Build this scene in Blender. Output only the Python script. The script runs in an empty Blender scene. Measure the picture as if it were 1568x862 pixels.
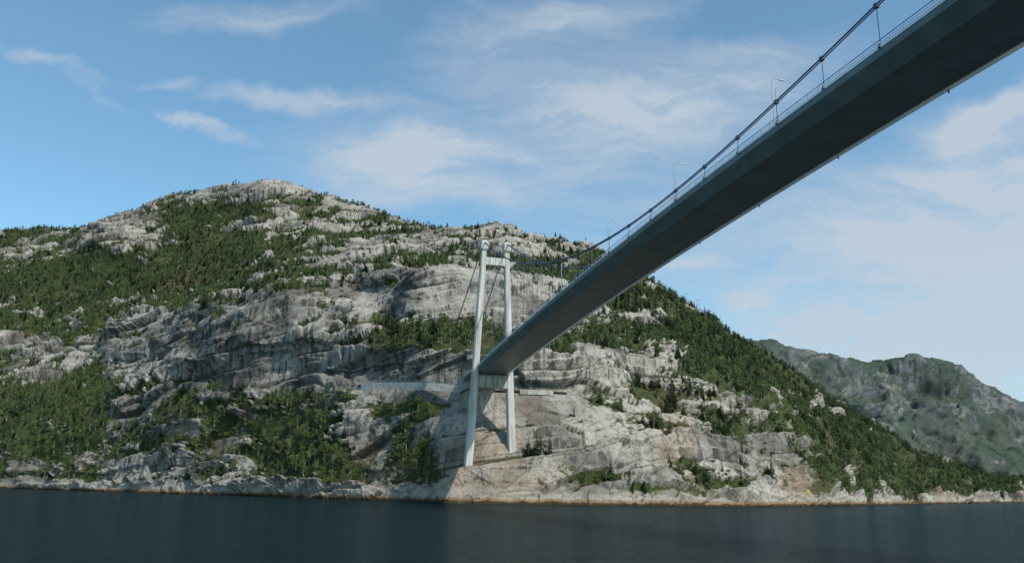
import bpy, math, random
import numpy as np
from mathutils import Vector, Matrix
random.seed(4); rng=np.random.default_rng(7)
scene=bpy.context.scene
R=math.radians
# ------------------------------------------------------------------ camera
F=1230.0; PITCH=R(14.5); ROLL=R(1.0); CAMH=5.0
cam=bpy.data.cameras.new("camera"); camo=bpy.data.objects.new("camera",cam)
scene.collection.objects.link(camo); scene.camera=camo
cam.sensor_width=36; cam.lens=36*F/1568; cam.clip_end=30000; cam.clip_start=0.5
camo.matrix_world=Matrix.Translation((0,0,CAMH))@Matrix.Rotation(math.pi/2+PITCH,4,'X')@Matrix.Rotation(ROLL,4,'Z')
cp,sp=math.cos(PITCH),math.sin(PITCH); cr,sr=math.cos(ROLL),math.sin(ROLL)
def pixel_ray(px,py):
    """image pixel -> (bearing tangent x/y, elevation tangent z/horizontal, z/y)"""
    x=px-784.0; y=430.5-py
    X=(x*cr-y*sr)/F; Y=(x*sr+y*cr)/F
    wx=X; wy=cp-sp*Y; wz=sp+cp*Y
    return wx/wy, wz/math.hypot(wx,wy), wz/wy
def proj(x,y,z):
    z=z-CAMH
    d=y*cp+z*sp; X=x/d*F; Y=(z*cp-y*sp)/d*F
    return 784+X*cr+Y*sr, 430.5-(-X*sr+Y*cr)
# ------------------------------------------------------------------ noise
perm=rng.permutation(256).astype(np.int32)
grad=rng.normal(size=(256,3)).astype(np.float32); grad/=np.linalg.norm(grad,axis=1)[:,None]
rnd=rng.random((256,4)).astype(np.float32)
def H(ix,iy,iz): return perm[(perm[(perm[ix&255]+iy)&255]+iz)&255]
def perlin(x,y,z):
    ix=np.floor(x).astype(np.int32);iy=np.floor(y).astype(np.int32);iz=np.floor(z).astype(np.int32)
    fx=(x-ix).astype(np.float32);fy=(y-iy).astype(np.float32);fz=(z-iz).astype(np.float32)
    u=fx*fx*fx*(fx*(fx*6-15)+10);v=fy*fy*fy*(fy*(fy*6-15)+10);w=fz*fz*fz*(fz*(fz*6-15)+10)
    out=0
    for a in (0,1):
        for b in (0,1):
            for c in (0,1):
                g=grad[H(ix+a,iy+b,iz+c)]
                d=g[...,0]*(fx-a)+g[...,1]*(fy-b)+g[...,2]*(fz-c)
                out=out+d*(u if a else 1-u)*(v if b else 1-v)*(w if c else 1-w)
    return out*1.6
def fbm(x,y,z,s,o=4,g=.5):
    t=0;a=1;k=1.0/s
    for i in range(o):
        t=t+a*perlin(x*k+17.3*i,y*k+5.1*i,z*k+9.7*i); a*=g;k*=2.03
    return t
def voro(x,y,z):
    ix=np.floor(x).astype(np.int32);iy=np.floor(y).astype(np.int32);iz=np.floor(z).astype(np.int32)
    best=np.full(x.shape,9.,np.float32);sec=best.copy();cid=np.zeros(x.shape,np.int32)
    for a in (-1,0,1):
        for b in (-1,0,1):
            for c in (-1,0,1):
                h=H(ix+a,iy+b,iz+c)
                d=(ix+a+rnd[h,0]-x)**2+(iy+b+rnd[h,1]-y)**2+(iz+c+rnd[h,2]-z)**2
                m=d<best
                sec=np.where(m,best,np.minimum(sec,d)); best=np.where(m,d,best); cid=np.where(m,h,cid)
    return rnd[cid,3],np.sqrt(sec)-np.sqrt(best)
def blur(a,n,ax,times=2):
    for _ in range(times):
        pad=[(0,0)]*a.ndim; pad[ax]=(n+1,n)
        c=np.cumsum(np.pad(a,pad,mode='edge').astype(np.float64),axis=ax)
        L=a.shape[ax]
        hi=np.take(c,np.arange(2*n+1,2*n+1+L),axis=ax); lo=np.take(c,np.arange(0,L),axis=ax)
        a=((hi-lo)/(2*n+1)).astype(np.float32)
    return a
def sstep(a,b,x):
    t=np.clip((x-a)/(b-a),0,1); return t*t*(3-2*t)
# ------------------------------------------------------------------ node helpers
def newmat(name):
    m=bpy.data.materials.new(name); m.use_nodes=True
    nt=m.node_tree; return m,nt,nt.nodes["Principled BSDF"]
class NT:
    def __init__(s,nt): s.nt=nt
    def n(s,t,**k):
        nd=s.nt.nodes.new(t)
        for a,b in k.items(): setattr(nd,a,b)
        return nd
    def put(s,sock,v):
        if isinstance(v,bpy.types.NodeSocket): s.nt.links.new(v,sock)
        else: sock.default_value=v
    def math(s,op,a,b=None,c=None,clamp=False):
        nd=s.n('ShaderNodeMath',operation=op,use_clamp=clamp); s.put(nd.inputs[0],a)
        if b is not None: s.put(nd.inputs[1],b)
        if c is not None: s.put(nd.inputs[2],c)
        return nd.outputs[0]
    def vmath(s,op,a,b=None):
        nd=s.n('ShaderNodeVectorMath',operation=op); s.put(nd.inputs[0],a)
        if b is not None: s.put(nd.inputs[1],b)
        return nd.outputs['Value'] if op in('LENGTH','DOT_PRODUCT') else nd.outputs[0]
    def mix(s,f,a,b,mode='MIX'):
        nd=s.n('ShaderNodeMix',data_type='RGBA',blend_type=mode); s.put(nd.inputs[0],f)
        s.put(nd.inputs[6],a if isinstance(a,bpy.types.NodeSocket) else (*a,1)); s.put(nd.inputs[7],b if isinstance(b,bpy.types.NodeSocket) else (*b,1))
        return nd.outputs[2]
    def noise(s,vec,scale,detail=6,rough=.55,dist=0):
        nd=s.n('ShaderNodeTexNoise'); s.put(nd.inputs['Vector'],vec)
        nd.inputs['Scale'].default_value=scale; nd.inputs['Detail'].default_value=detail; nd.inputs['Roughness'].default_value=rough; nd.inputs['Distortion'].default_value=dist
        return nd.outputs[0]
    def rng(s,v,a,b,c=0.,d=1.,smooth=True):
        nd=s.n('ShaderNodeMapRange'); nd.interpolation_type='SMOOTHSTEP' if smooth else 'LINEAR'
        s.put(nd.inputs[0],v)
        for i,q in zip((1,2,3,4),(a,b,c,d)): nd.inputs[i].default_value=q
        return nd.outputs[0]
    def mapping(s,vec,loc=(0,0,0),rot=(0,0,0),sc=(1,1,1),t='POINT'):
        nd=s.n('ShaderNodeMapping',vector_type=t); s.put(nd.inputs[0],vec)
        nd.inputs[1].default_value=loc; nd.inputs[2].default_value=rot; nd.inputs[3].default_value=sc
        return nd.outputs[0]
    def bump(s,h,strength,dist):
        nd=s.n('ShaderNodeBump'); s.put(nd.inputs['Height'],h); nd.inputs['Strength'].default_value=strength; nd.inputs['Distance'].default_value=dist
        return nd.outputs[0]
# ------------------------------------------------------------------ main hill profiles
SHORE=[(-250,750,830),(-100,742,720),(0,742,650),(150,747,540),(300,752,450),(450,757,380),(600,763,325),(690,766,299),(760,767,296),(850,768,296),(1000,770,308),(1150,771,345),(1250,770,410),(1350,769,520),(1450,767,720),(1520,766,1000),(1620,765,1350),(1800,765,1700)]
C1=[(-250,650,860),(-100,645,800),(0,640,740),(150,625,620),(260,605,530),(400,598,450),(480,594,415),(560,590,382),(650,590,352),(745,598,334),(830,600,338),(900,604,350),(1000,608,370),(1100,618,400),(1200,642,450),(1280,675,540),(1350,700,640),(1450,735,850),(1520,748,1150),(1620,757,1500),(1800,765,1800)]
C2=[(-250,585,980),(-100,580,930),(0,575,880),(150,575,760),(260,560,590),(330,520,505),(450,512,443),(530,515,425),(570,535,394),(650,535,364),(745,538,347),(840,540,352),(930,560,370),(1000,585,390),(1100,600,425),(1200,622,490),(1280,655,590),(1350,680,710),(1450,725,900),(1520,742,1200),(1620,753,1550),(1800,763,1850)]
C3=[(-250,540,1100),(0,520,980),(150,525,840),(260,520,640),(330,485,530),(450,462,465),(540,465,450),(600,505,420),(650,501,396),(745,503,378),(850,510,378),(930,530,392),(1000,555,412),(1100,580,455),(1200,610,530),(1280,640,640),(1350,668,770),(1450,721,950),(1520,740,1230),(1620,752,1580),(1800,762,1880)]
C4=[(-250,500,1200),(0,490,1060),(150,490,920),(220,480,800),(290,478,700),(330,458,580),(400,445,530),(450,437,500),(540,440,490),(590,412,465),(640,408,435),(700,413,425),(770,427,420),(840,460,420),(900,485,440),(1000,515,480),(1100,555,540),(1200,600,620),(1280,632,720),(1350,663,840),(1450,719,1000),(1520,739,1260),(1620,751,1600),(1800,762,1900)]
C5=[(-250,480,1260),(0,470,1120),(150,465,1000),(290,455,850),(400,434,720),(450,430,680),(540,428,640),(600,403,600),(700,404,570),(800,420,560),(860,432,560),(920,450,560),(1000,480,590),(1100,525,640),(1200,590,700),(1280,628,780),(1350,660,890),(1450,718,1040),(1520,738.5,1280),(1620,750.5,1620),(1800,761.5,1920)]
C6=[(-250,400,1400),(0,400,1250),(100,385,1180),(180,350,1120),(240,345,1100),(300,370,1000),(400,350,900),(480,345,880),(560,370,800),(640,368,760),(760,365,740),(850,385,720),(920,405,700),(985,440,690),(1050,475,700),(1100,505,700),(1200,580,760),(1280,624,830),(1350,658,920),(1450,717,1070),(1520,738,1300),(1620,750,1640),(1800,761,1940)]
C7=[(-250,365,1600),(-100,360,1500),(0,354,1450),(60,348,1400),(130,348,1350),(215,320,1250),(280,294,1180),(345,283,1130),(385,282,1100),(402,274,1080),(440,276,1080),(480,293,1060),(520,308,1040),(560,314,1000),(620,345,900),(700,352,850),(760,351,820),(800,364,800),(860,372,780),(900,380,770),(940,402,760),(985,428,750),(1050,463,750),(1090,486,750),(1130,519,760),(1230,589,820),(1300,635,880),(1350,661,950),(1450,720,1100),(1520,739,1320),(1600,752,1660),(1800,761,1960)]
b0=pixel_ray(-230,700)[0]; b1=pixel_ray(1760,700)[0]
NC=1560
a0,a1=math.atan(b0),math.atan(b1)
ang=np.linspace(a0,a1,NC); B=np.tan(ang)
def curve(pts,shore=False,sm=7):
    bs=[];rs=[];zs=[]
    for px,py,r in pts:
        b,e,_=pixel_ray(px,py); bs.append(b); rs.append(r); zs.append(0 if shore else CAMH+r*e)
    r=np.interp(B,bs,rs); z=np.interp(B,bs,zs)
    return blur(r.astype(np.float32),sm,0),blur(z.astype(np.float32),sm,0)
s_=curve(SHORE,True); c1=curve(C1)
pxh=proj(np.sin(ang)*400,np.cos(ang)*400,50.0)[0]
roadw=sstep(530,560,pxh)*(1-sstep(860,900,pxh))
curves=[(s_[0]-14,s_[1]-9,0), (s_[0],s_[1],8), (s_[0]+.27*(c1[0]-s_[0]),.28*c1[1],38),(s_[0]+.62*(c1[0]-s_[0]),.66*c1[1],52),(c1[0],c1[1],50),
 (c1[0]+8,c1[1]+roadw*.4+(1-roadw)*7,10),(*curve(C2),46),(*curve(C3),46),(*curve(C4),60),(*curve(C5),28),(*curve(C6),66),(*curve(C7,sm=4),62)]
r7,z7=curves[-1][0],curves[-1][1]
curves+= [(r7+60,z7-14,10),(r7+300,np.maximum(z7-150,-5),8),(r7+900,z7*0-20,6)]
rows_r=[curves[0][0]];rows_z=[curves[0][1]];seg=[0.]
for k in range(1,len(curves)):
    n=curves[k][2]
    for i in range(1,n+1):
        t=i/n
        rows_r.append(curves[k-1][0]*(1-t)+curves[k][0]*t); rows_z.append(curves[k-1][1]*(1-t)+curves[k][1]*t); seg.append(k-1+t)
Rr=blur(np.array(rows_r,np.float32),2,0,1);Zz=blur(np.array(rows_z,np.float32),2,0,1);seg=np.array(seg)
NR=Rr.shape[0]
X=Rr*np.sin(ang)[None,:].astype(np.float32);Y=Rr*np.cos(ang)[None,:].astype(np.float32);Z=Zz
def normals(X,Y,Z):
    P=np.stack([X,Y,Z],-1)
    du=np.gradient(P,axis=1);dv=np.gradient(P,axis=0)
    n=np.cross(du,dv); L=np.linalg.norm(n,axis=-1,keepdims=True)+1e-9
    return n/L, L[...,0]
N,_=normals(X,Y,Z)
if N[...,2].mean()<0:N=-N
N0=np.stack([blur(N[...,i],6,0) for i in range(3)],-1);N0/=np.linalg.norm(N0,axis=-1,keepdims=True)
dist=np.clip((Rr/400),.8,2.6)
road_m=(roadw[None,:]*(sstep(3.4,3.85,seg)*(1-sstep(5.0,5.25,seg)))[:,None])
calm=1-.95*road_m
big=fbm(X,Y,Z*1.2,95,3,.45)
D1=(big*7.0*dist**.8)
D1*=(sstep(.9,2.2,seg))[:,None]*.9+.1
D1*=(1-.75*(sstep(10.3,11,seg)*(1-sstep(11,11.5,seg))))[:,None]
D1*=calm*(1-.6*roadw[None,:]*(sstep(2.6,3.4,seg)*(1-sstep(4.5,5.5,seg)))[:,None])
tow=np.exp(-(((X+7)/26)**2+((Y-314)/22)**2)); D1*=(1-.9*tow)
X1=X+N0[...,0]*D1;Y1=Y+N0[...,1]*D1;Z1=Z+N0[...,2]*D1
# ---------------- vegetation cover from patches in image pixels
PX,PY=proj(X1,Y1,Z1)
patches=[ # cx cy rx ry weight  (negative = bare rock)
(420,288,100,17,-1.2),(300,302,50,9,-.8),(235,313,40,8,-.7),(420,345,85,12,-.9),(190,352,60,26,-1.),(60,382,45,12,-.9),(15,398,30,8,-.8),
(545,322,45,14,-.8),(720,358,110,8,-1.),(600,378,140,9,-1.),(800,385,80,10,-.8),(500,402,110,9,-1.),(640,425,80,12,-1.),(740,435,110,22,-1.),
(700,470,140,26,-1.2),(820,480,50,30,-.9),(440,470,120,32,-1.4),(410,555,155,42,-1.5),(245,500,50,20,-1.3),(120,535,120,16,-1.),(60,575,60,14,-1.),(30,520,60,10,-.8),(215,560,50,20,-.8),
(640,563,85,22,-1.8),(860,572,110,24,-1.4),(750,665,110,90,-1.1),(900,660,90,80,-.9),(1080,690,110,50,-.9),(1150,625,120,12,-.9),(560,655,35,30,-.6),
(205,635,35,20,-.9),(250,718,90,20,-1.1),(60,722,60,10,-.6),(572,700,22,26,-1.6),(960,492,60,16,-1.),(1000,545,60,14,-.7),(1065,468,22,8,-.9),(1200,700,60,35,-.6),
(300,650,40,18,-.5),(1050,600,50,12,-.5),
(130,430,190,42,.5),(350,395,80,32,.5),(280,345,60,32,.5),(340,325,50,14,.5),(480,320,30,18,.4),(480,372,70,10,.4),(110,620,90,30,.5),(40,670,60,40,.35),
(420,640,130,36,.55),(480,700,60,30,.5),(170,690,70,16,.35),(650,515,90,15,1.1),(720,402,60,8,.8),(600,418,30,8,.5),(850,530,60,12,.6),
(950,458,90,20,.6),(1060,510,90,36,.7),(1150,560,90,32,.6),(880,440,50,12,.5),(940,580,50,20,.2),(1320,690,110,35,.5),(1450,735,100,18,.5),(1250,640,90,18,.4),
(640,700,40,30,.6),(930,620,40,25,.4),(800,610,50,10,.5),(620,335,60,8,.5),(690,610,60,12,.5),(1000,650,40,30,.4)]
cov=np.full(X.shape,.83,np.float32)
wob=fbm(X,Y,Z,22,3)*22; wob2=fbm(X+90,Y,Z,22,3)*12
for cx,cy,rx,ry,w in patches:
    q=((PX+wob-cx)/rx)**2+((PY+wob2-cy)/ry)**2
    cov+=w*np.exp(-q**1.2*.9)*.75
cov+=.54*fbm(X,Y,Z*2.4,30,5,.68)
cov-=.7*(1-sstep(3.,8.,Z1))
cov-=.15*(1-sstep(.3,.7,N0[...,2]))
cov=np.clip(cov,-.3,1.3)
cov*=(1-road_m)
rockw=1-.85*sstep(.45,.85,cov)
# ---------------- slab / ledge relief
wx=fbm(X1,Y1,Z1,26,2)*2.0
sz=Z1-.10*X1+.03*Y1+fbm(X1,Y1,Z1*.4,150,2,.4)*10
blk=1-.6*sstep(1.0,3.0,seg)[:,None]
rD,eD=voro((X1+wx)/64+5,(Y1)/64,(sz+wx)/19)
rA,eA=voro((X1+.5*wx)/26,(Y1)/26,(sz+.5*wx)/7.5)
rB,eB=voro((X1+.3*wx)/6+3,(Y1+.5*wx)/6,sz/2.8)
ph=(sz/12.)%1.0; ly=np.floor(sz/12.)
mod1=sstep(-.35,.25,perlin(X1/55,Y1/55,ly*3.7))
def saw(ph,e): return ph*(1-sstep(e,1.,ph))
ph2=((sz+wx*.3)/4.3)%1.0; ly2=np.floor((sz+wx*.3)/4.3)
mod2=sstep(-.02,.42,perlin(X1/30+9,Y1/30,ly2*5.1))
fine=fbm(X1,Y1,Z1,9,3,.5)
D2=rockw*(6.5*(rD-.5)*dist**.6+3.4*(rA-.5)*dist**.5+(.15+2.3*blk*blk)*(rB-.5)+5.4*mod1*saw(ph,.84)*dist**.4+1.5*mod2*saw(ph2,.8))+.36*fine+(1-rockw)*.8*fine
D2*=calm*(1-.75*tow)
D2*=(.5+.5*sstep(.7,1.2,seg))[:,None]
D2*=(1-.5*(sstep(10.6,11,seg)*(1-sstep(11,11.4,seg))))[:,None]
D2*=(1-.6*roadw[None,:]*(sstep(2.8,3.4,seg)*(1-sstep(5,5.5,seg)))[:,None])
X2=X1+N0[...,0]*D2;Y2=Y1+N0[...,1]*D2;Z2=Z1+N0[...,2]*D2
N2,A2=normals(X2,Y2,Z2)
if N2[...,2].mean()<0:N2=-N2
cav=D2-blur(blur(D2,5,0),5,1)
crk=np.maximum.reduce([mod1*(1-sstep(.02,.09,ph)),.65*mod2*(1-sstep(0.03,.15,ph2)),.4*(1-sstep(.0,.025,eD)),.25*(1-sstep(.01,.05,eA)),.35*(1-sstep(0,.10,eB))*np.clip(blk*1.6-.62,0,1)])*calm
ledge=mod1*sstep(.82,.9,ph)
cov2=cov+.25*sstep(.55,.95,N2[...,2])-.12 -.10*np.clip(cav,-2,2)+.22*crk+.34*ledge*(cov>-.1)
cov2*=(1-road_m)
def grid_mesh(name,X,Y,Z,attrs,smooth=True):
    nr,nc=X.shape
    me=bpy.data.meshes.new(name)
    co=np.stack([X,Y,Z],-1).reshape(-1,3).astype(np.float32)
    me.vertices.add(nr*nc); me.vertices.foreach_set('co',co.ravel())
    i=np.arange(nr*nc).reshape(nr,nc)
    q=np.stack([i[:-1,:-1],i[:-1,1:],i[1:,1:],i[1:,:-1]],-1).reshape(-1,4)
    me.loops.add(q.size); me.loops.foreach_set('vertex_index',q.ravel().astype(np.int32))
    me.polygons.add(len(q)); me.polygons.foreach_set('loop_start',(np.arange(len(q))*4).astype(np.int32))
    me.update(calc_edges=True)
    me.polygons.foreach_set('use_smooth',np.full(len(me.polygons),smooth))
    for k,v in attrs.items():
        a=me.attributes.new(k,'FLOAT','POINT'); a.data.foreach_set('value',v.reshape(-1).astype(np.float32))
    ob=bpy.data.objects.new(name,me); scene.collection.objects.link(ob); return ob
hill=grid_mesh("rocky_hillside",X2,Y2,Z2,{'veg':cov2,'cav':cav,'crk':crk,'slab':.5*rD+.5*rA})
PX2,PY2=proj(X2,Y2,Z2)
def ground_at(px,py):
    d=(PX2-px)**2+(PY2-py)**2; d=np.where(d<9,Rr*.01,d+100)
    k=int(np.argmin(d)); return float(X2.flat[k]),float(Y2.flat[k]),float(Z2.flat[k])
def rock_material(name,hz=0.0):
    m,nt,bs=newmat(name); T=NT(nt)
    co=T.n('ShaderNodeTexCoord').outputs['Object']
    geo=T.n('ShaderNodeNewGeometry'); sx=T.n('ShaderNodeSeparateXYZ'); T.put(sx.inputs[0],geo.outputs['Normal']); nz=sx.outputs[2]
    sp_=T.n('ShaderNodeSeparateXYZ'); T.put(sp_.inputs[0],co); z=sp_.outputs[2]
    at=lambda n:T.n('ShaderNodeAttribute',attribute_name=n).outputs['Fac']
    av=at('veg');ac=at('cav');ak=at('crk');asl=at('slab')
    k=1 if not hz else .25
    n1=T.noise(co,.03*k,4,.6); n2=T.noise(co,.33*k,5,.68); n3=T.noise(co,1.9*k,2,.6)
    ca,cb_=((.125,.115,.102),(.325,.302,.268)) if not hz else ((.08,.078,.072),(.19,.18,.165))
    c=T.mix(T.rng(T.math('ADD',n1,T.math('MULTIPLY',T.math('SUBTRACT',asl,.5),.22)),.35,.62),ca,cb_)
    c=T.mix(1.,c,T.mix(T.rng(n2,.28,.56),(.52,.51,.50),(1.06,1.05,1.03)),'MULTIPLY')
    c=T.mix(1.,c,T.mix(T.rng(n3,.3,.6),(.78,.78,.78),(1.06,1.06,1.06)),'MULTIPLY')
    st=T.noise(T.mapping(co,sc=(.30*k,.30*k,.02*k)),1,4,.6)
    steep=T.rng(nz,.74,.35)
    c=T.mix(T.math('MULTIPLY',T.rng(st,.49,.61,0,.85),steep),c,(.045,.041,.038))
    oc=T.noise(T.mapping(co,loc=(9,9,9)),.02*k,3,.6)
    c=T.mix(T.math('MULTIPLY',T.rng(oc,.5,.66,0,.5),T.rng(z,60,4)),c,(.25,.17,.095))
    if not hz:
        v=T.n('ShaderNodeTexVoronoi',feature='DISTANCE_TO_EDGE')
        T.put(v.inputs['Vector'],T.mapping(co,rot=(0,.10,0),sc=(.7,.7,2.8))); v.inputs['Scale'].default_value=.19
        j=T.rng(v.outputs['Distance'],0,.035,.5,0)
        j=T.math('MULTIPLY',j,T.rng(n2,.42,.54,1,.0))
        c=T.mix(j,c,(.035,.034,.028))
        c=T.mix(T.math('MULTIPLY',ak,.88,clamp=True),c,(.026,.026,.020))
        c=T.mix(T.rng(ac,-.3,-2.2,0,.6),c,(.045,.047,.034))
        zn=T.math('ADD',z,T.math('MULTIPLY',T.math('SUBTRACT',n2,.5),3.))
        c=T.mix(T.rng(zn,8,2.4,0,.5),c,(.38,.345,.295))
        c=T.mix(T.rng(zn,2.3,1.5,0,.75),c,(.17,.095,.04))
        c=T.mix(T.rng(zn,1.2,.7,0,.92),c,(.030,.020,.011))
    g=T.mix(T.rng(n2,.4,.6),(.026,.039,.012),(.062,.078,.024))
    g=T.mix(T.rng(oc,.5,.64,0,.6),g,(.095,.070,.042))
    g=T.mix(T.rng(n3,.35,.65,0,.5),g,(.019,.027,.010))
    vn=T.math('ADD',av,T.math('MULTIPLY',T.math('SUBTRACT',n2,.5),1.1))
    c=T.mix(T.rng(vn,.44,.56),c,g)
    if hz: c=T.mix(hz,c,(.09,.13,.16))  # aerial haze painted into the base colour as a bluish tint
    nt.links.new(c,bs.inputs['Base Color']); bs.inputs['Roughness'].default_value=.9; bs.inputs['Specular IOR Level'].default_value=.15
    h=T.noise(co,.9*k,3,.6)
    nt.links.new(T.bump(h,.55,1.2/k),bs.inputs['Normal'])
    return m
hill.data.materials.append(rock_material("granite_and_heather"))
# ------------------------------------------------------------------ distant mountain
NC2=420
D_R=[(800,560),(1000,530),(1140,519),(1180,522),(1230,534),(1285,542),(1330,550),(1365,546),(1400,544),(1440,549),(1472,556),(1510,585),(1568,612),(1650,655),(1760,700),(1900,735)]
D_M=[(800,660),(1000,640),(1140,630),(1230,630),(1330,640),(1400,645),(1472,660),(1568,690),(1650,715),(1760,735),(1900,750)]
da=np.linspace(math.atan(pixel_ray(820,700)[0]),math.atan(pixel_ray(1880,700)[0]),NC2)
def dcurve(pts,r):
    bs=[pixel_ray(a,b)[0] for a,b in pts]; zs=[CAMH+r*pixel_ray(a,b)[1] for a,b in pts]
    return np.interp(np.tan(da),bs,zs)
zr=dcurve(D_R,2900);zm=dcurve(D_M,2550);z0=zr*0-10
prof=[(2250,z0),(2300,z0+14),(2550,zm),(2900,zr),(3050,zr-30),(3700,z0)]
rr=[];zz=[]
for k in range(1,len(prof)):
    n=[8,60,90,14,10][k-1]
    for i in range(n):
        t=i/n; rr.append(np.full(NC2,prof[k-1][0]*(1-t)+prof[k][0]*t)); zz.append(prof[k-1][1]*(1-t)+prof[k][1]*t)
rr=np.array(rr,np.float32);zz=np.array(zz,np.float32)
dx=rr*np.sin(da)[None].astype(np.float32);dy=rr*np.cos(da)[None].astype(np.float32)
lowf=sstep(0,90,zz)
dd=(fbm(dx,dy,zz,420,5,.5)*70-np.abs(fbm(dx+zz*.5,dy,zz*.3,260,3))*45)*lowf*(1-.8*sstep(.8,1,zz/np.maximum(zr[None],1)))
ra,_e=voro(dx/60,dy/60,zz/45); dd+=16*(ra-.5)*lowf
rb,_e=voro(dx/26,dy/26,zz/18); dd+=9*(rb-.5)*lowf
Nn,_=normals(dx,dy,zz)
if Nn[...,2].mean()<0:Nn=-Nn
dx=dx+Nn[...,0]*dd;dy=dy+Nn[...,1]*dd;dz=zz+Nn[...,2]*dd
Nn,_=normals(dx,dy,dz)
if Nn[...,2].mean()<0:Nn=-Nn
dv=.60+.5*fbm(dx,dy,dz,140,6,.7)+.5*(Nn[...,2]-.55)+.35*(1-sstep(60,260,dz))
dm=grid_mesh("distant_mountain",dx,dy,dz,{'veg':dv,'cav':dv*0,'crk':dv*0,'slab':ra})
dm.data.materials.append(rock_material("rock_painted_haze",.25))
# ------------------------------------------------------------------ water
bpy.ops.mesh.primitive_grid_add(x_subdivisions=8,y_subdivisions=8,size=30000,location=(0,8000,0))
w=bpy.context.object; w.name="fjord_water"
m,nt,bs=newmat("fjord_water"); T=NT(nt)
co=T.n('ShaderNodeTexCoord').outputs['Object']
a=T.noise(T.mapping(co,rot=(0,0,.3),sc=(1,1.6,1)),.9,4,.6); b=T.noise(T.mapping(co,rot=(0,0,-.2),sc=(1,1.5,1)),.22,2,.5)
hh=T.math('ADD',T.math('MULTIPLY',a,.50),T.math('MULTIPLY',b,.9))
bn=T.bump(hh,1.0,1.0)
df=T.n('ShaderNodeBsdfDiffuse'); df.inputs[0].default_value=(.0035,.0105,.0115,1)
gl=T.n('ShaderNodeBsdfGlossy'); gl.inputs['Roughness'].default_value=.10; gl.inputs['Color'].default_value=(.86,.97,1,1); T.put(gl.inputs['Normal'],bn)
fr=T.n('ShaderNodeFresnel'); fr.inputs[0].default_value=1.33; T.put(fr.inputs[1],bn)
mx=T.n('ShaderNodeMixShader'); T.put(mx.inputs[0],T.math('MULTIPLY',fr.outputs[0],.62)); T.put(mx.inputs[1],df.outputs[0]); T.put(mx.inputs[2],gl.outputs[0])
nt.links.new(mx.outputs[0],nt.nodes['Material Output'].inputs[0]); nt.nodes.remove(bs)
w.data.materials.append(m)
# ------------------------------------------------------------------ generic mesh accumulators
class Acc:
    def __init__(s): s.v=[];s.f=[];s.m=[]
    def tube(s,p0,p1,r0,r1=None,n=6,mi=0):
        r1=r0 if r1 is None else r1
        p0=Vector(p0);p1=Vector(p1);d=(p1-p0).normalized()
        u=d.orthogonal().normalized();w_=d.cross(u);b=len(s.v)
        for p,r in((p0,r0),(p1,r1)):
            for i in range(n):
                t=2*math.pi*i/n; s.v.append(p+(u*math.cos(t)+w_*math.sin(t))*r)
        for i in range(n):
            j=(i+1)%n; s.f.append((b+i,b+j,b+n+j,b+n+i)); s.m.append(mi)
        s.f.append(tuple(b+n+i for i in range(n)));s.m.append(mi); s.f.append(tuple(b+n-1-i for i in range(n)));s.m.append(mi)
    def prism(s,bot,top,mi=0):
        b=len(s.v);n=len(bot); s.v+= [Vector(p) for p in bot]+[Vector(p) for p in top]
        for i in range(n):
            j=(i+1)%n; s.f.append((b+i,b+j,b+n+j,b+n+i)); s.m.append(mi)
        s.f.append(tuple(b+n+i for i in range(n)));s.m.append(mi); s.f.append(tuple(b+n-1-i for i in range(n)));s.m.append(mi)
    def loft(s,secs,mi=0,cap=True):
        b=len(s.v);n=len(secs[0])
        for sec in secs: s.v+=[Vector(p) for p in sec]
        for k in range(len(secs)-1):
            for i in range(n):
                j=(i+1)%n; s.f.append((b+k*n+i,b+k*n+j,b+(k+1)*n+j,b+(k+1)*n+i)); s.m.append(mi)
        if cap:
            s.f.append(tuple(b+n-1-i for i in range(n)));s.m.append(mi); e=b+(len(secs)-1)*n; s.f.append(tuple(e+i for i in range(n)));s.m.append(mi)
    def obj(s,name,mats,parent=None,bevel=0,link=True):
        me=bpy.data.meshes.new(name); me.from_pydata([tuple(p) for p in s.v],[],s.f)
        for mm in mats: me.materials.append(mm)
        me.polygons.foreach_set('material_index',s.m); me.update()
        import bmesh
        bm=bmesh.new();bm.from_mesh(me);bmesh.ops.recalc_face_normals(bm,faces=bm.faces);bm.to_mesh(me);bm.free()
        ob=bpy.data.objects.new(name,me)
        if link: scene.collection.objects.link(ob)
        if bevel:
            md=ob.modifiers.new('bevel','BEVEL');md.width=bevel;md.segments=2;md.limit_method='ANGLE'
        if parent: ob.parent=parent
        return ob
def simple(name,col,rough=.6,var=.25,sc=.4,stretch=(1,1,1),metal=0):
    m,nt,bs=newmat(name);T=NT(nt); co=T.n('ShaderNodeTexCoord').outputs['Object']
    n=T.noise(T.mapping(co,sc=stretch),sc,4,.6)
    c=T.mix(T.rng(n,.3,.7),tuple(x*(1-var) for x in col),tuple(x*(1+var*.5) for x in col))
    nt.links.new(c,bs.inputs['Base Color']); bs.inputs['Roughness'].default_value=rough; bs.inputs['Metallic'].default_value=metal
    return m
M_conc=simple("concrete",(.46,.45,.42),.85,.3,.8,(1,1,.12))
M_wall=simple("wall_concrete",(.38,.37,.34),.9,.3,.5)
M_conc2=simple("weathered_concrete",(.30,.285,.25),.9,.45,.9,(1,1,.2))
M_steel=simple("bridge_paint_grey",(.125,.165,.17),.5,.2,.25)
M_rail=simple("galvanised_steel",(.16,.24,.32),.5,.1)
M_cable=simple("cable_blue",(.03,.06,.12),.5,.1)
M_edge=simple("edge_paint_and_painted_light",(.80,.81,.81),.5,.12,.5)  # pale kerb paint, also the painted light on the lower strip
M_asph=simple("asphalt",(.06,.06,.06),.9,.2,2)
M_lamp=simple("lamp_post_steel",(.35,.37,.38),.5,.1)
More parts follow.
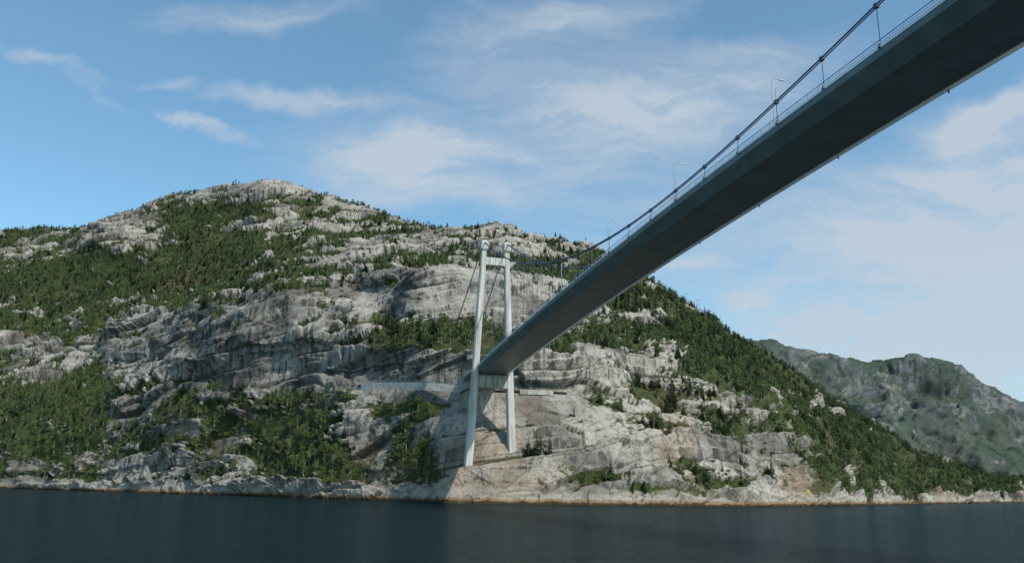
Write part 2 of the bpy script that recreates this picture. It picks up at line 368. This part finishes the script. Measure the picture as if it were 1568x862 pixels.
# ------------------------------------------------------------------ suspension bridge
bridge=bpy.data.objects.new("suspension_bridge",None); scene.collection.objects.link(bridge)
T0=Vector((-7,310,0)); dv_=Vector((.26,-.9656,0)).normalized(); rt=Vector((.9656,.26,0)).normalized()
def deck_z(s):
    if s<0: return 50.7+ s*.03
    if s<=223: return 59.4-8.7*((s-223)/223)**2
    return 59.4-8.7*((s-223)/300)**2
def bp(s,o,z): 
    p=T0+dv_*s+rt*o; return Vector((p.x,p.y,z))
A=Acc(); ss=list(np.arange(-24,452,6.0))
prof=[(-6.15,0),(6.15,0),(6.25,-.45),(6.15,-1.9),(4.9,-2.75),(-4.3,-2.75),(-6.15,-1.0),(-6.25,-.45)]
A.loft([[bp(s,o,deck_z(s)+h) for o,h in prof] for s in ss])
deck=A.obj("deck_box_girder",[M_steel],bridge)
A=Acc()
A.loft([[bp(s,o,deck_z(s)+h) for o,h in ((-4.6,.03),(4.6,.03),(4.6,.10),(-4.6,.10))] for s in ss]); A.obj("deck_roadway",[M_asph],bridge)
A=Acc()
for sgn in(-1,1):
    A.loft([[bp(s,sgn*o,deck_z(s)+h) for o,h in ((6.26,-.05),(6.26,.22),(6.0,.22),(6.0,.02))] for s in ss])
A.loft([[bp(s,o,deck_z(s)+h) for o,h in ((7.0,-1.70),(7.0,-2.2),(5.1,-2.88),(5.1,-2.60),(6.1,-1.80))] for s in ss])  # pale strip added to paint in light along the lower right edge
A.obj("deck_trim_and_painted_light",[M_edge],bridge)
A=Acc()
for s in np.arange(-22,300,2.4):
    for sgn in(-1,1): A.tube(bp(s,sgn*6.05,deck_z(s)+.2),bp(s,sgn*6.05,deck_z(s)+1.25),.04,n=4)
for k in range(len(ss)-1):
    for sgn in(-1,1):
        for h,r in((1.25,.06),(.85,.03),(.5,.03)): A.tube(bp(ss[k],sgn*6.05,deck_z(ss[k])+h),bp(ss[k+1],sgn*6.05,deck_z(ss[k+1])+h),r,n=4)
A.obj("railing",[M_rail],bridge)
A=Acc()
for s in np.arange(20,300,22.6):
    A.tube(bp(s,6.2,deck_z(s)-1.9),bp(s,6.2,deck_z(s)-3.0),.12,n=6)
    A.tube(bp(s,-2.2,deck_z(s)-2.7),bp(s,-2.2,deck_z(s)-3.0),.09,n=6)
A.obj("drain_pipes",[M_rail],bridge)
cs=[0,30,60,100,130,160,186,200,221,260,330,400,446]; cz=[101.2,87.3,75.9,65.6,62.0,61.0,61.7,62.5,64.6,69.6,83,96,101]
pc=np.polyfit(cs[:10],cz[:10],4)
def cab(s):
    if s<=250: return float(np.polyval(pc,s))+ (cz[0]-float(np.polyval(pc,0)))*max(0,1-s/30)
    return cab(250)+(s-250)*.17
for nm,sgn in(("main_cable_west",-1),("main_cable_east",1)):
    A=Acc()
    st=list(np.arange(0,446,5.65))
    def off(s): return 4.7+1.45*min(1,s/60)
    for oy,oz in((-.17,0.),(.17,0.),(0,.30)):
        for a_,b_ in zip(st[:-1],st[1:]):
            A.tube(bp(a_,sgn*off(a_)+oy,cab(a_)+oz),bp(b_,sgn*off(b_)+oy,cab(b_)+oz),.095,n=6)
        A.tube(bp(0,sgn*4.7+oy,101.2+oz),bp(-78,sgn*6.0+oy,60+oz),.085,n=6)
    A.obj(nm,[M_cable],bridge)
    A=Acc()
    for s in np.arange(11.3,330,11.3):
        o=sgn*off(s); zc=cab(s)
        A.tube(bp(s,sgn*6.15,deck_z(s)+.1),bp(s,o,zc),.06,n=5)
        A.prism([bp(s-.3,o-.3,zc-.2),bp(s+.3,o-.3,zc-.2),bp(s+.3,o+.3,zc-.2),bp(s-.3,o+.3,zc-.2)],[bp(s-.3,o-.22,zc+.42),bp(s+.3,o-.22,zc+.42),bp(s+.3,o+.22,zc+.42),bp(s-.3,o+.22,zc+.42)])
        A.prism([bp(s-.2,sgn*6.0,deck_z(s)),bp(s+.2,sgn*6.0,deck_z(s)),bp(s+.2,sgn*6.5,deck_z(s)),bp(s-.2,sgn*6.5,deck_z(s))],[bp(s-.1,sgn*6.05,deck_z(s)+.7),bp(s+.1,sgn*6.05,deck_z(s)+.7),bp(s+.1,sgn*6.3,deck_z(s)+.7),bp(s-.1,sgn*6.3,deck_z(s)+.7)])
        if int(round(s/11.3))%3==0: A.tube(bp(s,o,zc+.3),bp(s,o,zc+2.4),.035,n=4)
    A.obj("hangers",[M_cable],bridge)
def rect(s,o,z,hs,ho): 
    c_=.35
    return [bp(s-hs+c_,o-ho,z),bp(s+hs-c_,o-ho,z),bp(s+hs,o-ho+c_,z),bp(s+hs,o+ho-c_,z),bp(s+hs-c_,o+ho,z),bp(s-hs+c_,o+ho,z),bp(s-hs,o+ho-c_,z),bp(s-hs,o-ho+c_,z)]
for nm,sgn in(("tower_leg_west",-1),("tower_leg_east",1)):
    A=Acc(); secs=[]
    for z in np.linspace(6,97,14):
        t=(z-6)/91; o=sgn*(8.9-4.2*t**.92); secs.append(rect(0,o,z,1.75-.45*t,1.45-.43*t))
    A.loft(secs)
    A.loft([rect(0,sgn*4.7,97,1.4,1.05),rect(0,sgn*4.7,97.8,1.9,1.5),rect(0,sgn*4.7,100.6,1.9,1.5),rect(0,sgn*4.7,101.4,1.3,1.1)])
    A.obj(nm,[M_conc],bridge)
    A=Acc(); A.loft([rect(0,sgn*9,-2,4.0,3.2),rect(0,sgn*9,8.5,3.6,2.8),rect(0,sgn*9,9.2,2.8,2.2)]); A.obj("tower_footing",[M_conc2],bridge)
A=Acc()
A.prism([bp(-1.1,-4.0,91.4),bp(1.1,-4.0,91.4),bp(1.1,4.0,91.4),bp(-1.1,4.0,91.4)],[bp(-1.1,-3.9,94.6),bp(1.1,-3.9,94.6),bp(1.1,3.9,94.6),bp(-1.1,3.9,94.6)])
A.obj("upper_crossbeam",[M_conc],bridge,.15)
A=Acc()
A.prism([bp(-1.6,-5.9,42.6),bp(1.6,-5.9,42.6),bp(1.6,5.9,42.6),bp(-1.6,5.9,42.6)],[bp(-1.6,-5.7,47.2),bp(1.6,-5.7,47.2),bp(1.6,5.7,47.2),bp(-1.6,5.7,47.2)])
for o in(-3,3): A.prism([bp(-.5,o-.6,47.2),bp(.5,o-.6,47.2),bp(.5,o+.6,47.2),bp(-.5,o+.6,47.2)],[bp(-.5,o-.6,47.9),bp(.5,o-.6,47.9),bp(.5,o+.6,47.9),bp(-.5,o+.6,47.9)])
A.obj("lower_crossbeam",[M_conc2],bridge)
A=Acc()
A.prism([bp(-30,-5.2,24),bp(-15,-4.6,24),bp(-15,4.6,24),bp(-30,5.2,24)],[bp(-30,-5.2,44.0),bp(-16,-5.0,44.0),bp(-16,5.0,44.0),bp(-30,5.2,44.0)])
A.prism([bp(-36,-6.4,44),bp(-15,-6.4,44),bp(-15,6.4,44),bp(-36,6.4,44)],[bp(-36,-6.4,46.8),bp(-15,-6.4,46.8),bp(-15,6.4,46.8),bp(-36,6.4,46.8)])
A.prism([bp(-36,-6.4,46.8),bp(-24.2,-6.4,46.8),bp(-24.2,6.4,46.8),bp(-36,6.4,46.8)],[bp(-36,-6.4,50.1),bp(-24.2,-6.4,50.1),bp(-24.2,6.4,50.1),bp(-36,6.4,50.1)])
A.obj("abutment",[M_conc2],bridge)
for i,s in enumerate((100,134,168,202,236,270)):
    A=Acc(); z=deck_z(s); o=-5.75
    A.tube(bp(s,o,z),bp(s,o,z+1.0),.13,.11,8); A.tube(bp(s,o,z+1.0),bp(s,o,z+8.0),.09,.06,8)
    pts=[bp(s,o,z+8.0),bp(s,o+.25,z+8.35),bp(s,o+.8,z+8.5),bp(s,o+1.6,z+8.5)]
    for p,q in zip(pts[:-1],pts[1:]): A.tube(p,q,.05,n=6)
    A.prism([bp(s-.14,o+1.5,z+8.38),bp(s+.14,o+1.5,z+8.38),bp(s+.1,o+2.3,z+8.42),bp(s-.1,o+2.3,z+8.42)],[bp(s-.1,o+1.5,z+8.58),bp(s+.1,o+1.5,z+8.58),bp(s+.06,o+2.3,z+8.52),bp(s-.06,o+2.3,z+8.52)])
    A.obj("street_lamp",[M_lamp])
# ------------------------------------------------------------------ approach road + retaining walls along the bench
def bench(px): return int(np.argmin(np.abs(pxh-px)))
def wallrun(name,pa,pb,h0,h1,mat):
    A=Acc();secs=[]
    for i in range(bench(pa),bench(pb)+1,4):
        r=float(c1[0][i]);z=float(c1[1][i]);t=float(ang[i])
        q=lambda rr_,z_:(rr_*math.sin(t),rr_*math.cos(t),z_)
        secs.append([q(r-1.9,z+h0),q(r-1.5,z+h1),q(r-1.1,z+h1),q(r-.8,z+h0)])
    A.loft(secs); A.obj(name,[mat])
wallrun("retaining_wall",552,716,-2.8,1.4,M_wall)
wallrun("retaining_wall",796,850,-1.2,.8,M_conc2)
A=Acc();secs=[]
for i in range(bench(548),bench(870)+1,4):
    r=float(c1[0][i]);z=float(c1[1][i])+.6;t=float(ang[i]);q=lambda rr_,z_:(rr_*math.sin(t),rr_*math.cos(t),z_)
    secs.append([q(r-1.09,z),q(r+6.5,z),q(r+6.5,z-.5),q(r-1.09,z-.5)])
A.loft(secs);A.obj("road",[M_asph])
A=Acc(); prev=None
for i in range(bench(552),bench(712)+1,5):
    r=float(c1[0][i])-1.3;z=float(c1[1][i])+1.4;t=float(ang[i]);p=Vector((r*math.sin(t),r*math.cos(t),z))
    A.tube(p,p+Vector((0,0,1.0)),.05,n=4)
    if prev: A.tube(prev+Vector((0,0,1)),p+Vector((0,0,1)),.06,n=4);A.tube(prev+Vector((0,0,.5)),p+Vector((0,0,.5)),.04,n=4)
    prev=p
A.obj("guard_rail",[M_rail])
M_wood=simple("grey_wood",(.22,.20,.17),.9,.3,2,(1,1,.1))
for px,py in((186,532),(380,487),(478,462),(745,345),(1050,462),(1072,470),(950,560)):
    g=ground_at(px,py); A=Acc()
    for o in(-1,1):
        A.tube((g[0]+o,g[1],g[2]-1),(g[0]+o,g[1],g[2]+9.5),.16,.11,7)
    A.tube((g[0]-2.2,g[1],g[2]+9),(g[0]+2.2,g[1],g[2]+9),.09,n=5)
    for o in(-2,0,2): A.tube((g[0]+o,g[1],g[2]+8.5),(g[0]+o,g[1],g[2]+9),.06,n=5)
    A.obj("utility_pole",[M_wood])
g=ground_at(1240,756);A=Acc();M_y=simple("yellow_paint",(.75,.45,.02),.5,.1)
A.tube((g[0],g[1],g[2]-1),(g[0],g[1],g[2]+1.2),.12,n=6)
A.prism([(g[0]-.7,g[1]-.1,g[2]+.9),(g[0]+.7,g[1]-.1,g[2]+.9),(g[0]+.7,g[1]+.1,g[2]+.9),(g[0]-.7,g[1]+.1,g[2]+.9)],[(g[0]-.7,g[1]-.1,g[2]+2.0),(g[0]+.7,g[1]-.1,g[2]+2.0),(g[0]+.7,g[1]+.1,g[2]+2.0),(g[0]-.7,g[1]+.1,g[2]+2.0)])
A.obj("navigation_marker",[M_y],bevel=.03)
# ------------------------------------------------------------------ tree prototypes
def foliage(name,ca,cb):
    m,nt,bs=newmat(name);T=NT(nt)
    oi=T.n('ShaderNodeObjectInfo').outputs['Random']
    c=T.mix(oi,ca,cb)
    nt.links.new(c,bs.inputs['Base Color']); bs.inputs['Roughness'].default_value=.7; bs.inputs['Specular IOR Level'].default_value=.2
    return m
M_bark=simple("bark",(.12,.10,.08),.9,.3,5); M_birchbark=simple("birch_bark",(.35,.34,.32),.8,.4,8)
F_birch=foliage("birch_leaves",(.042,.072,.018),(.090,.125,.032))
F_spruce=foliage("spruce_needles",(.018,.034,.013),(.034,.055,.021))
F_pine=foliage("pine_needles",(.030,.048,.019),(.053,.072,.027))
F_shrub=foliage("shrub_leaves",(.042,.066,.019),(.11,.10,.036))
def leaf(A,p,s,mi=1):
    a=Vector((random.gauss(0,1),random.gauss(0,1),random.gauss(0,.8))).normalized(); b=a.orthogonal().normalized(); b.rotate(Matrix.Rotation(random.random()*6.3,3,a)); c_=a.cross(b)
    i=len(A.v); A.v+=[p+b*s,p+c_*s*.8,p-b*s*random.uniform(.7,1),p-c_*s*.8]; A.f.append((i,i+1,i+2,i+3));A.m.append(mi)
protos=bpy.data.collections.new("tree_species"); order=[]
def fin(A,name,mats):
    me=bpy.data.meshes.new(name); me.from_pydata([tuple(p) for p in A.v],[],A.f)
    for mm in mats: me.materials.append(mm)
    me.polygons.foreach_set('material_index',A.m); me.update()
    ob=bpy.data.objects.new(name,me); protos.objects.link(ob); order.append(ob.name)
def birch(name,wid,lobes):
    A=Acc(); A.tube((0,0,-.05),(.01,.01,.35),.022,.016,6); A.tube((.01,.01,.35),(-.01,.02,.85),.016,.004,5)
    for k in range(lobes):
        t=random.random(); h=.25+.68*t; rad=wid*math.sin(math.pi*(.12+.80*t))**.7*random.uniform(.35,1)
        th=k*2.4+random.random(); c_=Vector((math.cos(th)*rad,math.sin(th)*rad,h)); A.tube((0,0,h*.7),c_,.007,.003,4)
        lr=random.uniform(.08,.15)
        for _ in range(24):
            d=Vector((random.gauss(0,1),random.gauss(0,1),random.gauss(0,.75))).normalized()*lr*random.uniform(.45,1.05)
            leaf(A,c_+d,random.uniform(.028,.048))
    fin(A,name,[M_birchbark,F_birch])
def spruce(name,wid):
    A=Acc(); A.tube((0,0,-.05),(0,0,1),.018,.002,6)
    L=15
    for k in range(L):
        t=k/(L-1); h=.08+.88*t; ln=wid*(1-t)**.85+.012; nb=int(8-4*t)
        for j in range(nb):
            th=j*6.283/nb+k*1.1+random.uniform(-.3,.3); l=ln*random.uniform(.65,1.12)
            d=Vector((math.cos(th),math.sin(th),0)); s_=Vector((-d.y,d.x,0)); b=Vector((0,0,h)); dr=l*random.uniform(.25,.5)
            mid=b+d*l*.55-Vector((0,0,dr*.35)); tip=b+d*l-Vector((0,0,dr)); w_=.24*l+.008
            i=len(A.v); A.v+=[b,mid+s_*w_,tip,mid-s_*w_,mid-Vector((0,0,w_*1.2))]; A.f+=[(i,i+1,i+2),(i,i+2,i+3),(i,i+2,i+4)];A.m+=[1]*3
            for _ in range(2): leaf(A,b.lerp(tip,random.uniform(.4,1))+s_*random.uniform(-w_,w_),random.uniform(.014,.028))
    fin(A,name,[M_bark,F_spruce])
def pine(name):
    A=Acc(); bx,by=random.uniform(-.05,.05),random.uniform(-.05,.05); A.tube((0,0,-.05),(bx,by,.55),.022,.015,6); A.tube((bx,by,.55),(0,0,.95),.015,.004,5)
    for k in range(13):
        t=random.random(); h=.35+.6*t; rad=.24*(1-.65*t)*random.uniform(.3,1); th=k*2.4+random.random()
        c_=Vector((math.cos(th)*rad,math.sin(th)*rad,h)); A.tube((bx*.7,by*.7,h-.06),c_,.008,.003,4)
        for _ in range(20):
            d=Vector((random.gauss(0,1),random.gauss(0,1),random.gauss(0,.5)))*.055
            leaf(A,c_+d,random.uniform(.02,.038))
    fin(A,name,[M_bark,F_pine])
def shrub(name):
    A=Acc()
    for k in range(6):
        th=k*2.4;rad=random.uniform(.05,.42); c_=Vector((math.cos(th)*rad,math.sin(th)*rad,random.uniform(.15,.5))); A.tube((0,0,-.1),c_,.02,.006,4)
        for _ in range(22):
            d=Vector((random.gauss(0,1),random.gauss(0,1),random.gauss(0,.8))).normalized()*random.uniform(.1,.26)
            leaf(A,c_+d,random.uniform(.055,.09))
    fin(A,name,[M_bark,F_shrub])
birch("birch_tree",.30,15);birch("birch_tree.001",.36,17);birch("birch_tree.002",.24,12)
pine("pine_tree");pine("pine_tree.001");pine("pine_tree.002")
shrub("shrub");shrub("shrub.001")
spruce("spruce_tree",.20);spruce("spruce_tree.001",.26);spruce("spruce_tree.002",.16)
# ------------------------------------------------------------------ forest scatter
vis=(Z2>3.0)&(seg[:,None]<12.2)
dens=sstep(.42,.95,cov2+.35*fbm(X2,Y2,Z2,14,2))*.068
dens+=.005*(cov2>.2)
dens*=sstep(.08,.45,N2[...,2]+.1)
near_br=np.abs((X2+7)*.9656+(Y2-310)*.26)<13; dens=np.where(near_br&(Y2<352),0,dens)
dens*=(1-sstep(.02,.2,road_m))
wgt=(A2*dens*vis).ravel(); tot=wgt.sum()
NTREE=int(min(60000,tot)); idx=rng.choice(len(wgt),NTREE,p=wgt/tot)
tx=X2.ravel()[idx]+rng.uniform(-.6,.6,NTREE);ty=Y2.ravel()[idx]+rng.uniform(-.6,.6,NTREE);tz=Z2.ravel()[idx]-.15
cv=cov2.ravel()[idx]; sg=np.repeat(seg,NC)[idx]; tpx=PX2.ravel()[idx]
patch=fbm(tx.astype(np.float32),ty.astype(np.float32),tz.astype(np.float32),60,2)
u=rng.random(NTREE)
names=sorted(order); ix={n:i for i,n in enumerate(names)}
kind=np.zeros(NTREE,np.int32);scl=np.zeros(NTREE,np.float32)
sprf=np.clip(.28+.5*patch+.20*(sg>8)+.15*(tpx>850),.08,.8)
for i in range(NTREE):
    bare=cv[i]<.5
    if u[i]<(.6 if bare else .33): k="shrub"+random.choice(("",".001")); s=random.uniform(1.2,3.0)
    else:
        v=random.random()
        if v<sprf[i]*.55: k="spruce_tree"+random.choice(("",".001",".002")); s=random.uniform(4.5,10.0)
        elif v<sprf[i]: k="pine_tree"+random.choice(("",".001",".002")); s=random.uniform(4,8.5)
        else: k="birch_tree"+random.choice(("",".001",".002")); s=random.uniform(3.5,8)
        if bare: s*=.6
        if sg[i]>9.3: s*=.85
    kind[i]=ix[k];scl[i]=s
me=bpy.data.meshes.new("forest"); me.vertices.add(NTREE); me.vertices.foreach_set('co',np.stack([tx,ty,tz],-1).astype(np.float32).ravel())
for nm,ty_,arr in(("scl",'FLOAT',scl),("rot",'FLOAT',rng.uniform(0,6.28,NTREE).astype(np.float32)),("kind",'INT',kind)):
    a=me.attributes.new(nm,ty_,'POINT'); a.data.foreach_set('value',arr)
forest=bpy.data.objects.new("forest",me); scene.collection.objects.link(forest)
ng=bpy.data.node_groups.new("forest_scatter",'GeometryNodeTree')
ng.interface.new_socket('Geometry',in_out='INPUT',socket_type='NodeSocketGeometry'); ng.interface.new_socket('Geometry',in_out='OUTPUT',socket_type='NodeSocketGeometry')
gi=ng.nodes.new('NodeGroupInput');go=ng.nodes.new('NodeGroupOutput')
iop=ng.nodes.new('GeometryNodeInstanceOnPoints');ci=ng.nodes.new('GeometryNodeCollectionInfo')
ci.inputs['Collection'].default_value=protos; ci.inputs['Separate Children'].default_value=True; ci.inputs['Reset Children'].default_value=True
def attr(n,t):
    nd=ng.nodes.new('GeometryNodeInputNamedAttribute');nd.data_type=t;nd.inputs['Name'].default_value=n;return nd.outputs['Attribute']
cx=ng.nodes.new('ShaderNodeCombineXYZ'); ng.links.new(attr('rot','FLOAT'),cx.inputs[2])
L=ng.links.new
L(gi.outputs[0],iop.inputs['Points']);L(ci.outputs[0],iop.inputs['Instance']);iop.inputs['Pick Instance'].default_value=True
L(attr('kind','INT'),iop.inputs['Instance Index']);L(cx.outputs[0],iop.inputs['Rotation']);L(attr('scl','FLOAT'),iop.inputs['Scale']);L(iop.outputs[0],go.inputs[0])
md=forest.modifiers.new("scatter",'NODES');md.node_group=ng
# ------------------------------------------------------------------ sun + sky
S=Vector((.55,-.56,.78)).normalized()
sun=bpy.data.lights.new("sun",'SUN');sun.energy=4.4;sun.angle=R(.5);sun.color=(1,.94,.85)
so=bpy.data.objects.new("sun",sun);scene.collection.objects.link(so);so.rotation_euler=S.to_track_quat('Z','Y').to_euler();so.location=(200,-200,400)
wd=bpy.data.worlds.new("World");scene.world=wd;wd.use_nodes=True;nt=wd.node_tree;T=NT(nt);bg=nt.nodes['Background']
sky=T.n('ShaderNodeTexSky',sky_type='NISHITA');sky.sun_disc=False;sky.sun_elevation=math.asin(S.z);sky.sun_rotation=math.atan2(S.x,S.y)
sky.air_density=1.0;sky.dust_density=.8;sky.ozone_density=1.0
gen=T.n('ShaderNodeTexCoord').outputs['Generated']
sep=T.n('ShaderNodeSeparateXYZ');T.put(sep.inputs[0],gen)
yy=T.math('MAXIMUM',sep.outputs[1],.05)
cb=T.n('ShaderNodeCombineXYZ');T.put(cb.inputs[0],T.math('DIVIDE',sep.outputs[0],yy));T.put(cb.inputs[1],T.math('DIVIDE',sep.outputs[2],yy))
uv=cb.outputs[0]
nw=T.n('ShaderNodeTexNoise');T.put(nw.inputs['Vector'],uv);nw.inputs['Scale'].default_value=3.2;nw.inputs['Detail'].default_value=5;nw.inputs['Roughness'].default_value=.6
wc=T.n('ShaderNodeVectorMath',operation='SUBTRACT');T.put(wc.inputs[0],nw.outputs['Color']);wc.inputs[1].default_value=(.5,.5,.5)
ws=T.n('ShaderNodeVectorMath',operation='SCALE');T.put(ws.inputs[0],wc.outputs[0]);ws.inputs['Scale'].default_value=.20
uvw=T.vmath('ADD',uv,ws.outputs[0])
clouds=[(800,205,430,100,8,.85),(600,240,130,50,5,.65),(430,155,160,26,2,.7),(290,210,75,14,-24,.8),(90,95,130,16,-28,.55),(150,150,60,12,-30,.55),(255,132,50,14,0,.5),
(380,14,200,36,4,.6),(1500,370,360,190,38,1.4),(1530,178,120,36,24,.9),(1050,415,100,12,6,.45),(1170,462,60,18,0,.5),(1100,350,420,120,8,.5),(1420,540,420,150,0,.9),(840,40,260,75,15,.65),(1080,120,300,80,15,.65),(700,300,280,50,4,.55)]
tot=None
for px,py,rx,ry,an,wt in clouds:
    u_,_,v_=pixel_ray(px,py)
    k=(1/F)*(1+v_*.25)
    l=T.vmath('LENGTH',T.mapping(uvw,loc=(u_,v_,0),rot=(0,0,R(an)),sc=(rx*k,ry*k*1.05,1),t='TEXTURE'))
    q=T.rng(l,1.35,.0,0,wt)
    tot=q if tot is None else T.math('ADD',tot,q)
streak=T.noise(T.mapping(uvw,rot=(0,0,R(-12)),sc=(1,4.6,1)),3.5,7,.64)
tex=T.rng(streak,.30,.68,.38,1.12)
mask=T.math('MULTIPLY',tot,tex,clamp=True)
mask=T.math('MINIMUM',mask,.86)
mask=T.math('MAXIMUM',mask,.07)
skyc=T.vmath('MULTIPLY',sky.outputs[0],(.80,1.16,1.18))
out=T.mix(mask,skyc,(3.7,4.2,4.75))
nt.links.new(out,bg.inputs[0]);bg.inputs[1].default_value=.148
scene.view_settings.view_transform='Standard';scene.view_settings.look='None';scene.view_settings.exposure=0
